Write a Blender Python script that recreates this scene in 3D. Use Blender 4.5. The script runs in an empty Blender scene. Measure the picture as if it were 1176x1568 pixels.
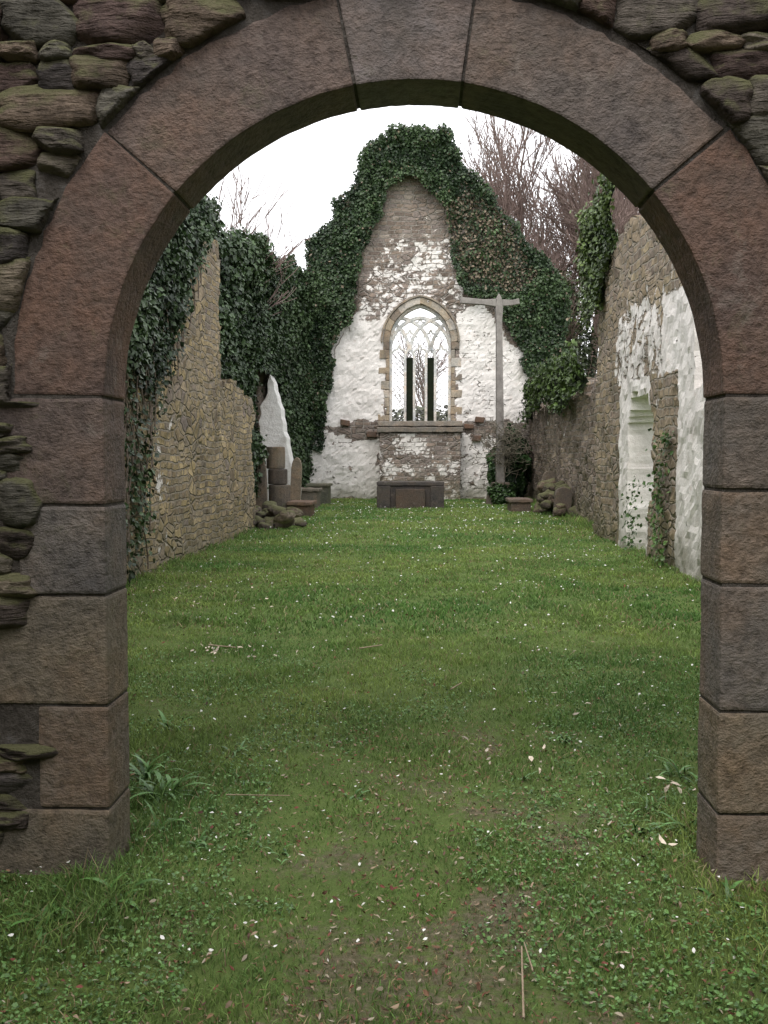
import bpy, bmesh, math, random
import numpy as np
from mathutils import Vector, Matrix
random.seed(7); rng=np.random.default_rng(7)
scene=bpy.context.scene
scene.view_settings.view_transform='Standard'
try: scene.view_settings.look='None'
except: pass
# ---------------------------------------------------------------- noise
def _h(x,y,z):
    n=(x.astype(np.int64)*374761393+y.astype(np.int64)*668265263+z.astype(np.int64)*1274126177)&0xffffffff
    n=((n^(n>>13))*1274126177)&0xffffffff
    n=n^(n>>16)
    return (n&0xffff)/32767.5-1
def vn(P):
    P=np.asarray(P,float); i=np.floor(P).astype(np.int64); f=P-i; f=f*f*(3-2*f)
    x,y,z=i[:,0],i[:,1],i[:,2]; r=0
    for a in (0,1):
        for b in (0,1):
            for c in (0,1):
                w=(f[:,0] if a else 1-f[:,0])*(f[:,1] if b else 1-f[:,1])*(f[:,2] if c else 1-f[:,2])
                r=r+w*_h(x+a,y+b,z+c)
    return r
def fbm(P,s=1.,o=3):
    P=np.asarray(P,float)*s; r=0; a=1; t=0
    for k in range(o):
        r=r+a*vn(P+17.3*k); t+=a; a*=.5; P=P*2.03
    return r/t
def P3(a,b,c=0.):
    a=np.asarray(a,float); return np.stack([a,np.broadcast_to(b,a.shape),np.broadcast_to(c,a.shape)],-1)
def inpoly(x,y,poly):
    x=np.asarray(x,float); y=np.asarray(y,float); r=np.zeros(x.shape,bool); n=len(poly)
    for i in range(n):
        x1,y1=poly[i]; x2,y2=poly[(i+1)%n]
        if y1==y2: continue
        c=((y1>y)!=(y2>y))&(x<(x2-x1)*(y-y1)/(y2-y1)+x1)
        r^=c
    return r
# ---------------------------------------------------------------- mesh helpers
def link(o,parent=None):
    scene.collection.objects.link(o)
    if parent: o.parent=parent
    return o
def empty(name,loc=(0,0,0)):
    o=bpy.data.objects.new(name,None); o.location=loc; o.empty_display_size=.2; scene.collection.objects.link(o); return o
def npmesh(name,V,F,mat,parent=None,col=None,attrs=None,smooth=False):
    V=np.asarray(V,np.float32); F=np.asarray(F,np.int32)
    me=bpy.data.meshes.new(name); k=F.shape[1]
    me.vertices.add(len(V)); me.vertices.foreach_set('co',V.ravel())
    me.loops.add(F.size); me.loops.foreach_set('vertex_index',F.ravel())
    me.polygons.add(len(F)); me.polygons.foreach_set('loop_start',np.arange(len(F),dtype=np.int32)*k)
    me.update(calc_edges=True); me.validate()
    if col is not None:
        a=me.color_attributes.new('Col','FLOAT_COLOR','POINT')
        c=np.ones((len(V),4),np.float32); c[:,:3]=np.clip(col,0,1); a.data.foreach_set('color',c.ravel())
    for n,v in (attrs or {}).items():
        a=me.attributes.new(n,'FLOAT','POINT'); a.data.foreach_set('value',np.asarray(v,np.float32))
    me.polygons.foreach_set('use_smooth',np.full(len(F),smooth))
    me.materials.append(mat)
    return link(bpy.data.objects.new(name,me),parent)
def prism(name,poly,y0,y1,mat,parent=None,col=(.3,.3,.3),bevel=.01,M=None,jit=0.,step=None):
    pts=[]
    n=len(poly)
    for i in range(n):
        a=Vector(poly[i]); b=Vector(poly[(i+1)%n]); k=1
        if step: k=max(1,int((b-a).length/step))
        for j in range(k):
            p=a.lerp(b,j/k)
            if j and jit: p=p+Vector((random.uniform(-jit,jit),random.uniform(-jit,jit)))
            pts.append(p)
    bm=bmesh.new()
    vs=[bm.verts.new((p.x,y0,p.y)) for p in pts]; ve=[bm.verts.new((p.x,y1,p.y)) for p in pts]
    m=len(pts)
    bm.faces.new(vs); bm.faces.new(ve[::-1])
    for i in range(m):
        bm.faces.new((vs[(i+1)%m],vs[i],ve[i],ve[(i+1)%m]))
    bmesh.ops.recalc_face_normals(bm,faces=bm.faces)
    if bevel:
        bm.normal_update()
        es=[e for e in bm.edges if len(e.link_faces)==2 and e.calc_face_angle(0)>.5]
        bmesh.ops.bevel(bm,geom=es,offset=bevel,segments=2,affect='EDGES',profile=.6,clamp_overlap=True)
    if M: bm.transform(M)
    me=bpy.data.meshes.new(name); bm.to_mesh(me); bm.free()
    a=me.color_attributes.new('Col','FLOAT_COLOR','POINT')
    for d in a.data: d.color=(*col,1)
    me.materials.append(mat)
    return link(bpy.data.objects.new(name,me),parent)
def boxp(name,x0,x1,y0,y1,z0,z1,mat,parent=None,col=(.3,.3,.3),bevel=.02,M=None,jit=0,step=None):
    return prism(name,[(x0,z0),(x1,z0),(x1,z1),(x0,z1)],y0,y1,mat,parent,col,bevel,M,jit,step)
# ---------------------------------------------------------------- materials
class NT:
    def __init__(s,name):
        s.m=bpy.data.materials.new(name); s.m.use_nodes=True; s.t=s.m.node_tree; s.t.nodes.clear()
        s.out=s.n('ShaderNodeOutputMaterial'); s.b=s.n('ShaderNodeBsdfPrincipled'); s.l(s.b.outputs[0],s.out.inputs[0])
        s.b.inputs['Specular IOR Level'].default_value=.25
        s.b.inputs['Roughness'].default_value=.9
        g=s.n('ShaderNodeNewGeometry'); s.pos=g.outputs['Position']; s.nor=g.outputs['Normal']
    def n(s,t,**k):
        x=s.t.nodes.new(t)
        for a,b in k.items(): setattr(x,a,b)
        return x
    def l(s,a,b): s.t.links.new(a,b)
    def noise(s,scale,detail=4,rough=.6,vec=None,dist=0):
        x=s.n('ShaderNodeTexNoise'); x.inputs['Scale'].default_value=scale; x.inputs['Detail'].default_value=detail
        x.inputs['Roughness'].default_value=rough; x.inputs['Distortion'].default_value=dist
        s.l(vec or s.pos,x.inputs['Vector']); return x.outputs['Fac']
    def ramp(s,f,*stops):
        x=s.n('ShaderNodeValToRGB'); e=x.color_ramp.elements
        while len(e)<len(stops): e.new(.5)
        for i,(p,c) in enumerate(stops):
            e[i].position=p; e[i].color=(c,c,c,1) if isinstance(c,(int,float)) else (*c,1)
        s.l(f,x.inputs[0]); return x.outputs[0]
    def mix(s,f,a,b,mode='MIX'):
        x=s.n('ShaderNodeMix',data_type='RGBA',blend_type=mode)
        for v,i in ((f,0),(a,6),(b,7)):
            if isinstance(v,(int,float)): x.inputs[i].default_value=v
            elif isinstance(v,tuple): x.inputs[i].default_value=(*v,1)
            else: s.l(v,x.inputs[i])
        return x.outputs[2]
    def math(s,op,a,b=0.,c=0.):
        x=s.n('ShaderNodeMath',operation=op)
        for i,v in enumerate((a,b,c)):
            if isinstance(v,(int,float)): x.inputs[i].default_value=v
            else: s.l(v,x.inputs[i])
        return x.outputs[0]
    def attr(s,name,fac=False):
        x=s.n('ShaderNodeAttribute'); x.attribute_name=name; return x.outputs['Fac' if fac else 'Color']
    def mapping(s,rot=(0,0,0),scale=(1,1,1),vec=None):
        x=s.n('ShaderNodeMapping'); x.inputs['Rotation'].default_value=rot; x.inputs['Scale'].default_value=scale
        s.l(vec or s.pos,x.inputs[0]); return x.outputs[0]
    def bump(s,h,strength,dist,prev=None):
        x=s.n('ShaderNodeBump'); x.inputs['Strength'].default_value=strength; x.inputs['Distance'].default_value=dist
        s.l(h,x.inputs['Height'])
        if prev: s.l(prev,x.inputs['Normal'])
        return x.outputs[0]
def mat_dressed(name='dressed_sandstone',moss=.25,tool=.42):
    t=NT(name); c=t.attr('Col')
    n1=t.noise(2.6,5,.65); n2=t.noise(24,4,.75)
    c=t.mix(1,c,t.ramp(n1,(.28,(.58,.62,.68)),(.48,(.95,.95,.95)),(.72,(1.2,1.02,.88))),'MULTIPLY')
    c=t.mix(1,c,t.ramp(n2,(.3,.5),(.52,1.),(.8,1.2)),'MULTIPLY')
    c=t.mix(t.ramp(t.noise(1.3,5,.75,dist=.3),(.5,0.),(.68,.65)),c,(.085,.075,.065))
    c=t.mix(t.ramp(t.noise(6,5,.78,dist=.6),(.58,0.),(.7,moss)),c,(.12,.13,.06))
    c=t.mix(t.ramp(t.noise(4,5,.82),(.58,0.),(.72,.45)),c,(.30,.265,.235))
    # short pick marks in two crossed directions, blended in patches
    p1=t.noise(1.,2,.6,vec=t.mapping((0,math.radians(38),0),(44,44,92)))
    p2=t.noise(1.,2,.6,vec=t.mapping((0,math.radians(-40),0),(38,38,85)))
    sel=t.ramp(t.noise(3.1,2,.5),(.42,0.),(.58,1.)); pk=t.mix(sel,p1,p2)
    c=t.mix(1,c,t.ramp(pk,(.25,.84),(.5,1.),(.8,1.04)),'MULTIPLY')
    t.l(c,t.b.inputs['Base Color'])
    b=t.bump(pk,tool,.012); b=t.bump(n2,.7,.022,b)
    t.l(b,t.b.inputs['Normal']); t.b.inputs['Roughness'].default_value=.75
    return t.m
def mat_rubble():
    t=NT('rubble_stone'); c=t.attr('Col'); n1=t.noise(9,5,.7)
    st=t.noise(1,4,.65,vec=t.mapping((0,.12,0),(9,9,48)))
    c=t.mix(1,c,t.ramp(n1,(.3,.35),(.55,1.),(.85,1.25)),'MULTIPLY')
    c=t.mix(1,c,t.ramp(st,(.3,.6),(.6,1.1)),'MULTIPLY')
    sep=t.n('ShaderNodeSeparateXYZ'); t.l(t.nor,sep.inputs[0])
    up=t.math('MULTIPLY_ADD',sep.outputs[2],.5,t.math('MULTIPLY',t.noise(6,5,.7),1.25))
    c=t.mix(t.ramp(up,(.66,0.),(.95,.85)),c,(.115,.118,.055))
    t.l(c,t.b.inputs['Base Color'])
    b=t.bump(st,.9,.04); b=t.bump(t.noise(42,4,.7),.7,.014,b); t.l(b,t.b.inputs['Normal'])
    return t.m
def mat_mortar():
    t=NT('old_mortar'); c=t.ramp(t.noise(12,5,.7),(.3,(.04,.034,.03)),(.55,(.09,.08,.07)),(.8,(.16,.155,.155)))
    t.l(c,t.b.inputs['Base Color']); t.l(t.bump(t.noise(40,4,.7),.9,.02),t.b.inputs['Normal']); return t.m
def mat_masonry(name,stones,mortar,bw,bh,plastercol=(.82,.79,.76),dirt=.5,gapk=.2,damp=.7):
    t=NT(name)
    sep=t.n('ShaderNodeSeparateXYZ'); 
    wob=t.n('ShaderNodeTexNoise'); wob.inputs['Scale'].default_value=2.2; wob.inputs['Detail'].default_value=2; t.l(t.pos,wob.inputs['Vector'])
    vm=t.n('ShaderNodeVectorMath',operation='MULTIPLY_ADD'); t.l(wob.outputs['Color'],vm.inputs[0]); vm.inputs[1].default_value=(.22,.22,.16); t.l(t.pos,vm.inputs[2])
    t.l(vm.outputs[0],sep.inputs[0])
    cx=t.n('ShaderNodeCombineXYZ'); t.l(t.math('ADD',sep.outputs[0],sep.outputs[1]),cx.inputs[0]); t.l(sep.outputs[2],cx.inputs[1])
    br=t.n('ShaderNodeTexBrick'); t.l(cx.outputs[0],br.inputs['Vector'])
    br.inputs['Color1'].default_value=(0,0,0,1); br.inputs['Color2'].default_value=(1,1,1,1); br.inputs['Mortar'].default_value=(.5,.5,.5,1)
    br.inputs['Scale'].default_value=1; br.inputs['Brick Width'].default_value=bw; br.inputs['Row Height'].default_value=bh
    br.inputs['Mortar Size'].default_value=.02; br.inputs['Mortar Smooth'].default_value=.6; br.offset=.43; br.squash=.7; br.squash_frequency=3
    vo=t.n('ShaderNodeTexVoronoi'); vo.feature='F1'; vv=t.mapping((0,0,0),(2.8,2.8,5.6),vm.outputs[0]); t.l(vv,vo.inputs['Vector']); vo.inputs['Scale'].default_value=1
    ve=t.n('ShaderNodeTexVoronoi'); ve.feature='DISTANCE_TO_EDGE'; t.l(vv,ve.inputs['Vector']); ve.inputs['Scale'].default_value=1
    vsep=t.n('ShaderNodeSeparateColor'); t.l(vo.outputs['Color'],vsep.inputs[0])
    sel=t.ramp(t.noise(.9,2,.5),(.47,0.),(.53,1.))
    rnd=t.mix(sel,br.outputs['Color'],vsep.outputs[0])
    gap=t.mix(sel,br.outputs['Fac'],t.ramp(ve.outputs['Distance'],(.0,1.),(.10,0.)))
    st=t.ramp(rnd,*stones)
    n2=t.noise(18,4,.7)
    st=t.mix(1,st,t.ramp(n2,(.3,.55),(.6,1.05),(.8,1.15)),'MULTIPLY')
    st=t.mix(1,st,t.ramp(t.noise(.8,4,.6),(.3,.55),(.65,1.15)),'MULTIPLY')
    c=t.mix(gap,st,mortar)
    pa=t.attr('plaster',True)
    pm=t.math('ADD',pa,t.math('MULTIPLY_ADD',t.noise(2.2,7,.74,dist=.5),1.7,-.85))
    pm=t.math('SUBTRACT',pm,t.math('MULTIPLY',gap,gapk))
    pm=t.math('ADD',pm,t.math('MULTIPLY_ADD',rnd,gapk,-gapk/2))
    pmask=t.ramp(pm,(.47,0.),(.53,1.))
    pc=t.mix(t.ramp(t.noise(1.1,6,.72),(.38,.0),(.7,dirt)),plastercol,(.40,.36,.33))
    pc=t.mix(t.ramp(t.noise(3.1,5,.75),(.58,.0),(.72,.5)),pc,(.54,.43,.38))
    pc=t.mix(t.ramp(n2,(.3,.25),(.5,0.)),pc,(.40,.36,.32))
    c=t.mix(pmask,c,pc)
    s2=t.n('ShaderNodeSeparateXYZ'); t.l(t.pos,s2.inputs[0])
    lowm=t.math('ADD',s2.outputs[2],t.math('MULTIPLY',t.noise(2,4,.6),1.6))
    c=t.mix(t.ramp(t.math('MULTIPLY',lowm,.4),(.28,damp),(.66,0.)),c,(.14,.135,.075))
    t.l(c,t.b.inputs['Base Color'])
    h=t.mix(pmask,t.math('SUBTRACT',1,gap),(.95,.95,.95))
    b=t.bump(h,.9,.06); b=t.bump(n2,.5,.03,b); t.l(b,t.b.inputs['Normal'])
    return t.m
def mat_leaf(name,rough=.45,trans=.25,spec=.35):
    t=NT(name); c=t.attr('Col'); t.l(c,t.b.inputs['Base Color']); t.b.inputs['Roughness'].default_value=rough
    t.b.inputs['Specular IOR Level'].default_value=spec
    if trans:
        tr=t.n('ShaderNodeBsdfTranslucent'); t.l(c,tr.inputs[0]); mx=t.n('ShaderNodeMixShader'); mx.inputs[0].default_value=trans
        t.l(t.b.outputs[0],mx.inputs[1]); t.l(tr.outputs[0],mx.inputs[2]); t.l(mx.outputs[0],t.out.inputs[0])
    return t.m
def mat_simple(name,c1,c2,scale=6,bumpd=.02,rough=.9):
    t=NT(name); t.l(t.ramp(t.noise(scale,4,.7),(.3,c1),(.7,c2)),t.b.inputs['Base Color'])
    t.l(t.bump(t.noise(scale*5,3,.7),.6,bumpd),t.b.inputs['Normal']); t.b.inputs['Roughness'].default_value=rough; return t.m
M_dr=mat_dressed(); M_rub=mat_rubble(); M_mor=mat_mortar()
M_leaf=mat_leaf('ivy_leaf',.42,0); M_blade=mat_leaf('grass_blade',.55,.38,.25); M_lit=mat_leaf('leaf_litter',.8,0,.2)
och=[(.0,(.22,.17,.12)),(.25,(.40,.31,.17)),(.5,(.30,.25,.19)),(.75,(.48,.37,.20)),(1.,(.27,.22,.19))]
M_left=mat_masonry('ochre_rubble_masonry',och,(.27,.235,.185),.33,.115,gapk=.1,damp=.5)
M_right=mat_masonry('limewashed_rubble_masonry',[(.0,(.19,.15,.12)),(.3,(.38,.30,.20)),(.6,(.27,.22,.18)),(1.,(.42,.34,.22))],(.30,.27,.22),.36,.15,gapk=.07)
M_far=mat_masonry('weathered_rubble_masonry',[(.0,(.17,.13,.10)),(.3,(.30,.24,.18)),(.6,(.24,.19,.16)),(1.,(.34,.28,.21))],(.26,.23,.20),.36,.15,gapk=.1)
M_gab=mat_masonry('gable_rubble_masonry',[(.0,(.17,.135,.115)),(.3,(.33,.26,.21)),(.6,(.26,.215,.195)),(1.,(.40,.34,.29))],(.31,.28,.25),.40,.16,dirt=.35,gapk=.16)
M_bark=mat_simple('bark',(.12,.095,.075),(.27,.22,.18),5)
M_under=mat_simple('ivy_shade_dark_stone',(.008,.012,.006),(.02,.028,.013),8)  # near-black: painted shade behind ivy leaves, and dark stone of the mullion cores
M_grave=mat_dressed('gravestone',.5)
# ---------------------------------------------------------------- world / light / camera
w=bpy.data.worlds.new('World'); scene.world=w; w.use_nodes=True; nt=w.node_tree; nt.nodes.clear()
SE,SA=math.radians(56),math.radians(200)   # elevation, azimuth clockwise from +Y
sky=nt.nodes.new('ShaderNodeTexSky'); sky.sky_type='NISHITA'; sky.sun_disc=False; sky.sun_elevation=SE; sky.sun_rotation=SA
sky.air_density=1.; sky.dust_density=4.
vm=nt.nodes.new('ShaderNodeVectorMath'); vm.operation='MULTIPLY_ADD'; vm.inputs[1].default_value=(.25,.25,.25); vm.inputs[2].default_value=(12.4,12.3,12.4)
bg=nt.nodes.new('ShaderNodeBackground'); bg.inputs[1].default_value=.15; wo=nt.nodes.new('ShaderNodeOutputWorld')
nt.links.new(sky.outputs[0],vm.inputs[0]); nt.links.new(vm.outputs[0],bg.inputs[0]); nt.links.new(bg.outputs[0],wo.inputs[0])
sl=bpy.data.lights.new('sun','SUN'); sl.energy=1.5; sl.angle=math.radians(30); sl.color=(1,.96,.90)
so=bpy.data.objects.new('sun',sl); d=Vector((math.sin(SA)*math.cos(SE),math.cos(SA)*math.cos(SE),math.sin(SE)))
so.rotation_euler=d.to_track_quat('Z','Y').to_euler(); so.location=d*60; scene.collection.objects.link(so)
cd=bpy.data.cameras.new('camera'); cam=bpy.data.objects.new('camera',cd); scene.collection.objects.link(cam); scene.camera=cam
cd.sensor_fit='VERTICAL'; cd.sensor_height=36; cd.lens=35; cd.clip_end=2000; cd.clip_start=.05
cam.location=(0,0,1.6); cam.rotation_euler=(math.radians(90-3.15),0,math.radians(2.14))
# ---------------------------------------------------------------- ground
def soil(x,y):
    x=np.asarray(x,float); y=np.asarray(y,float)
    n=fbm(P3(x,y),3.4,4)
    s=np.exp(-((x-.12)/.7)**2)*np.clip((6.2-y)/2.8,0,1)
    s=s*.50+np.exp(-((x-.8)/.3)**2-((y-4.0)/.3)**2)*.35
    return np.clip(s+n*.75-.16,0,.9)
xs=np.unique(np.concatenate([-np.geomspace(6,400,24)[::-1],np.arange(-6,6.001,.1),np.geomspace(6,400,24)]))
ys=np.unique(np.concatenate([-np.geomspace(3,400,24)[::-1],np.arange(-3,12,.1),np.arange(12,42,.3),np.geomspace(42,500,24)]))
X,Y=np.meshgrid(xs,ys); nx,ny=len(xs),len(ys); X=X.ravel(); Y=Y.ravel()
def gz(x,y): return fbm(P3(x,y),.8,3)*.035+fbm(P3(x,y),4,2)*.012
Z=gz(X,Y)
idx=np.arange(nx*ny).reshape(ny,nx); F=np.stack([idx[:-1,:-1],idx[:-1,1:],idx[1:,1:],idx[1:,:-1]],-1).reshape(-1,4)
t=NT('grass_ground'); s=t.attr('soil',True)
g=t.ramp(t.noise(3,5,.7),(.3,(.07,.11,.026)),(.7,(.125,.18,.045)))
br=t.ramp(t.noise(34,6,.78),(.3,(.06,.05,.03)),(.5,(.13,.115,.07)),(.6,(.20,.155,.115)),(.75,(.30,.25,.19)))
m=t.ramp(t.math('ADD',s,t.math('MULTIPLY_ADD',t.noise(16,6,.78),1.5,-.75)),(.25,0.),(.55,.9))
t.l(t.mix(m,g,br),t.b.inputs['Base Color']); t.l(t.bump(t.noise(35,5,.75),.8,.03),t.b.inputs['Normal'])
npmesh('ground',np.stack([X,Y,Z],-1),F,t.m,attrs={'soil':soil(X,Y)},smooth=True)
# ---------------------------------------------------------------- grass blades
def blades(X,Y,h,w,col,full=True):
    n=len(X); a=rng.uniform(0,2*np.pi,n); dx,dy=np.cos(a)*w,np.sin(a)*w
    b=rng.uniform(0,2*np.pi,n); le=rng.uniform(.15,1.3,n)*h; lx,ly=np.cos(b)*le,np.sin(b)*le
    z=gz(X,Y)-.004; o=lambda x,y,zz:np.stack([x,y,zz],-1)
    if full:
        V=np.stack([o(X-dx,Y-dy,z),o(X+dx,Y+dy,z),o(X-dx*.8+lx*.35,Y-dy*.8+ly*.35,z+h*.6),o(X+dx*.8+lx*.35,Y+dy*.8+ly*.35,z+h*.6),o(X+lx,Y+ly,z+h*.92)],1)
        T=np.array([[0,1,3],[0,3,2],[2,3,4]]); k=5
    else:
        V=np.stack([o(X-dx,Y-dy,z),o(X+dx,Y+dy,z),o(X+lx,Y+ly,z+h)],1); T=np.array([[0,1,2]]); k=3
    F=(np.arange(n)[:,None,None]*k+T[None]).reshape(-1,3)
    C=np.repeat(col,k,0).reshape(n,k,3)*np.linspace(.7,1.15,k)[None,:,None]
    return V.reshape(-1,3),F,C.reshape(-1,3)
def gcol(X,Y):
    n=len(X); a=np.clip(fbm(P3(X,Y),.7,4)*1.6+.5+.35*np.exp(-((X+1.9)/1.2)**2-((Y-10)/3.)**2),0,1)[:,None]; b=np.clip(fbm(P3(X,Y,5.),2.6,3)*1.3+.4,0,1)[:,None]
    c=np.array([.120,.235,.060])*(1-a)+np.array([.255,.340,.095])*a
    c=c*(1-.45*b)+np.array([.075,.165,.055])*.45*b
    dry=(rng.random(n)<.07+.45*soil(X,Y))[:,None]
    c=np.where(dry,np.array([.34,.27,.16]),c)
    return c*rng.uniform(.6,1.45,n)[:,None]
VV=[];FF=[];CC=[];off=0
def zone(y0,y1,xw,dens,h0,h1,w0,w1,full,cone=True):
    global off
    n=int((y1-y0)*2*xw*dens); X=rng.uniform(-xw,xw,n); Y=rng.uniform(y0,y1,n)
    k=np.ones(n,bool)
    if cone: k=np.abs(X)<.34*Y+.8
    k&=~((Y>3.66)&(Y<4.0)&((X<-1.19)|(X>1.11)))
    s=soil(X,Y); k&=rng.random(n)>s*1.05
    k&=rng.random(n)<.72+.8*fbm(P3(X,Y,2.),3.0,3)
    X,Y,s=X[k],Y[k],s[k]; n=len(X)
    h=rng.uniform(h0,h1,n)*(1+.9*fbm(P3(X,Y,9.),1.8,3))*(1-.6*s)
    edge=np.exp(-np.clip(3.72-np.abs(X),0,9)/.12)*(Y>4); h*=1+1.4*edge
    j=np.exp(-((np.abs(X-.0)-1.2)/.18)**2)*((Y>3.0)&(Y<4.6)); h*=1+1.5*j
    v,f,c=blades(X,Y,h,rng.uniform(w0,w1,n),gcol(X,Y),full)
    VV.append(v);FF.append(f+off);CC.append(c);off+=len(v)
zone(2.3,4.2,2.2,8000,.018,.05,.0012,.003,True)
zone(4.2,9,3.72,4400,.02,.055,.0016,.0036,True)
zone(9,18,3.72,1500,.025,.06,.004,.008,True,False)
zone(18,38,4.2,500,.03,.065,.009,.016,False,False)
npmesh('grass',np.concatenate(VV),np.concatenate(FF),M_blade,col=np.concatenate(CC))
# ---------------------------------------------------------------- leaves
def leafgeo(P,N,S,col,flat=.7,wd=.42):
    n=len(P); N=N+rng.normal(0,flat,(n,3)); N/=np.linalg.norm(N,axis=1)[:,None]+1e-9
    T=np.cross(N,rng.normal(0,1,(n,3))); T/=np.linalg.norm(T,axis=1)[:,None]+1e-9; B=np.cross(N,T); S=S[:,None]
    V=np.stack([P-T*S*.5,P+B*S*wd+N*S*.08,P+T*S*.55-N*S*.05,P-B*S*wd+N*S*.08],1).reshape(-1,3)
    return V,np.arange(4*n).reshape(-1,4),np.repeat(col,4,0)
def hexleaf(P,N,S,col,flat=.5,wd=.3):
    n=len(P); N=N+rng.normal(0,flat,(n,3)); N/=np.linalg.norm(N,axis=1)[:,None]+1e-9
    T=np.cross(N,rng.normal(0,1,(n,3))); T/=np.linalg.norm(T,axis=1)[:,None]+1e-9; B=np.cross(N,T); S=S[:,None]; w_=wd*rng.uniform(.6,1.3,(n,1))
    cu=rng.uniform(-.25,.25,(n,1))
    V=np.stack([P-T*S*.55+N*S*cu,P-T*S*.2+B*S*w_,P+T*S*.2+B*S*w_*.8,P+T*S*.55+N*S*cu,P+T*S*.2-B*S*w_*.8+N*S*.1,P-T*S*.2-B*S*w_+N*S*.1],1).reshape(-1,3)
    i=np.arange(n)[:,None,None]*6; F=(i+np.array([[0,1,4,5],[1,2,3,4]])[None]).reshape(-1,4)
    return V,F,np.repeat(col,6,0)
def multi(name,parts,mat):
    V=[];F=[];C=[];o=0
    for v,f,c in parts: V.append(v);F.append(f+o);C.append(c);o+=len(v)
    return npmesh(name,np.concatenate(V),np.concatenate(F),mat,col=np.concatenate(C))
Zup=lambda n:np.tile([0,0,1.],(n,1))
pal=np.array([[.17,.095,.06],[.24,.15,.09],[.32,.24,.17],[.12,.07,.055],[.40,.35,.27],[.21,.075,.06]])
n=2600; Y=2.6+35*rng.random(n)**2.; X=rng.uniform(-1,1,n)*np.minimum(3.5,.34*Y+.6)
p1=hexleaf(np.stack([X,Y,gz(X,Y)+rng.uniform(.004,.045,n)],-1),Zup(n),rng.uniform(.010,.026,n)*(1+Y*.05),pal[rng.integers(0,6,n)]*rng.uniform(.6,1.3,(n,1)),.5,.22)
n=1900; Y=3.0+32*rng.random(n)**1.3; X=rng.uniform(-1,1,n)*np.minimum(3.5,.34*Y+.5)
p2=hexleaf(np.stack([X,Y,gz(X,Y)+rng.uniform(.035,.06,n)],-1),Zup(n),rng.uniform(.006,.015,n)*(1+Y*.10),np.tile([.80,.80,.77],(n,1)),.4,.3)
n=4200; X=rng.normal(.15,.6,n); Y=rng.uniform(2.5,5.8,n)
p3=hexleaf(np.stack([X,Y,gz(X,Y)+rng.uniform(.002,.025,n)],-1),Zup(n),rng.uniform(.006,.026,n),pal[rng.integers(0,6,n)],.4,.18)
cl=[]
for x,y,sx,sy,k in [(-1.5,7.9,.25,.12,36),(1.05,4.75,.2,.15,14),(-2.2,10.5,.3,.5,26),(.75,4.05,.2,.12,14),(-1.75,8.2,.1,.1,10),(1.2,6.2,.3,.3,10),(-2.9,11.5,.3,.6,20),(2.4,9,.4,.6,14),(.6,5.2,.3,.2,16)]:
    X=rng.normal(x,sx,k);Y=rng.normal(y,sy,k); cl.append(hexleaf(np.stack([X,Y,gz(X,Y)+.05],-1),Zup(k),rng.uniform(.015,.05,k),np.array([.64,.56,.46])*rng.uniform(.4,1.3,(k,1)),.4,.22))
multi('fallen_leaves',[p1,p2,p3]+cl,M_lit)
n=52000; Y=2.4+5.5*rng.random(n)**1.3; X=rng.uniform(-1,1,n)*(.34*Y+.7)
k=(fbm(P3(X,Y,30.),1.8,3)+.45*(np.abs(X)>.7)+.08-.25*(Y>5)-.3*soil(X,Y)>.05)&~((Y>3.66)&(Y<4.0)&((X<-1.19)|(X>1.11))); X,Y=X[k],Y[k]; n=len(X)
npmesh('ground_cover_plants',*(lambda a:(a[0],a[1],M_leaf,None,a[2]))(hexleaf(np.stack([X,Y,gz(X,Y)+rng.uniform(.004,.035,n)],-1),Zup(n),rng.uniform(.007,.02,n),np.array([.10,.20,.055])*rng.uniform(.5,1.5,(n,1)),.45,.36)))
def strap_plant(x,y,n,L,W,col=(.085,.19,.05),name='broad_leaf_plant'):
    V=[];F=[];C=[]
    for i in range(n):
        a=random.uniform(0,6.28); l=L*random.uniform(.6,1.2); w=W*random.uniform(.5,1.2); el=random.uniform(.5,1.4)
        p=np.array([x+random.uniform(-.04,.04),y+random.uniform(-.04,.04),-.01]); sd=np.array([-math.sin(a),math.cos(a),0]); b=len(V)
        cc=np.array(col)*random.uniform(.6,1.5); cv=random.uniform(1.1,2.)
        for k in range(7):
            u=k/6; ww=w*math.sin(math.pi*min(.97,.12+.88*u))**.7*.5
            V.append(p-sd*ww+np.array([0,0,.3*ww])); V.append(p+sd*ww+np.array([0,0,.3*ww])); C+= [cc*(.6+.6*u)]*2
            el2=el-cv*u; p=p+l/6*np.array([math.cos(a)*math.cos(el2),math.sin(a)*math.cos(el2),math.sin(el2)])
        for k in range(6): F.append([b+2*k,b+2*k+1,b+2*k+3,b+2*k+2])
    npmesh(name,V,F,M_leaf,col=np.array(C),smooth=True)
for x,y,n,L,W in [(-1.2,4.55,30,.22,.022),(-1.35,4.8,22,.2,.02),(-1.1,3.45,18,.17,.022),(-1.28,3.3,14,.15,.02),(1.1,3.55,18,.12,.018),(1.2,3.3,18,.10,.018),(.95,4.2,12,.13,.014),(-.85,4.7,10,.1,.018),
    (1.05,4.5,10,.12,.013),(-.9,4.0,10,.08,.014),(.5,4.9,10,.09,.01),(-1.0,5.2,14,.12,.02),(-.55,3.9,8,.07,.013),(.8,5.6,9,.09,.013),(1.3,5.0,16,.14,.014),(-1.45,5.7,14,.14,.02),(-.3,4.6,8,.07,.013),(1.0,3.2,10,.08,.018),(-1.4,3.0,12,.1,.015),(1.15,4.2,20,.17,.014),(-1.12,4.15,16,.15,.016),(1.3,4.35,16,.15,.014)]:
    strap_plant(x,y,n,L,W)
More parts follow.
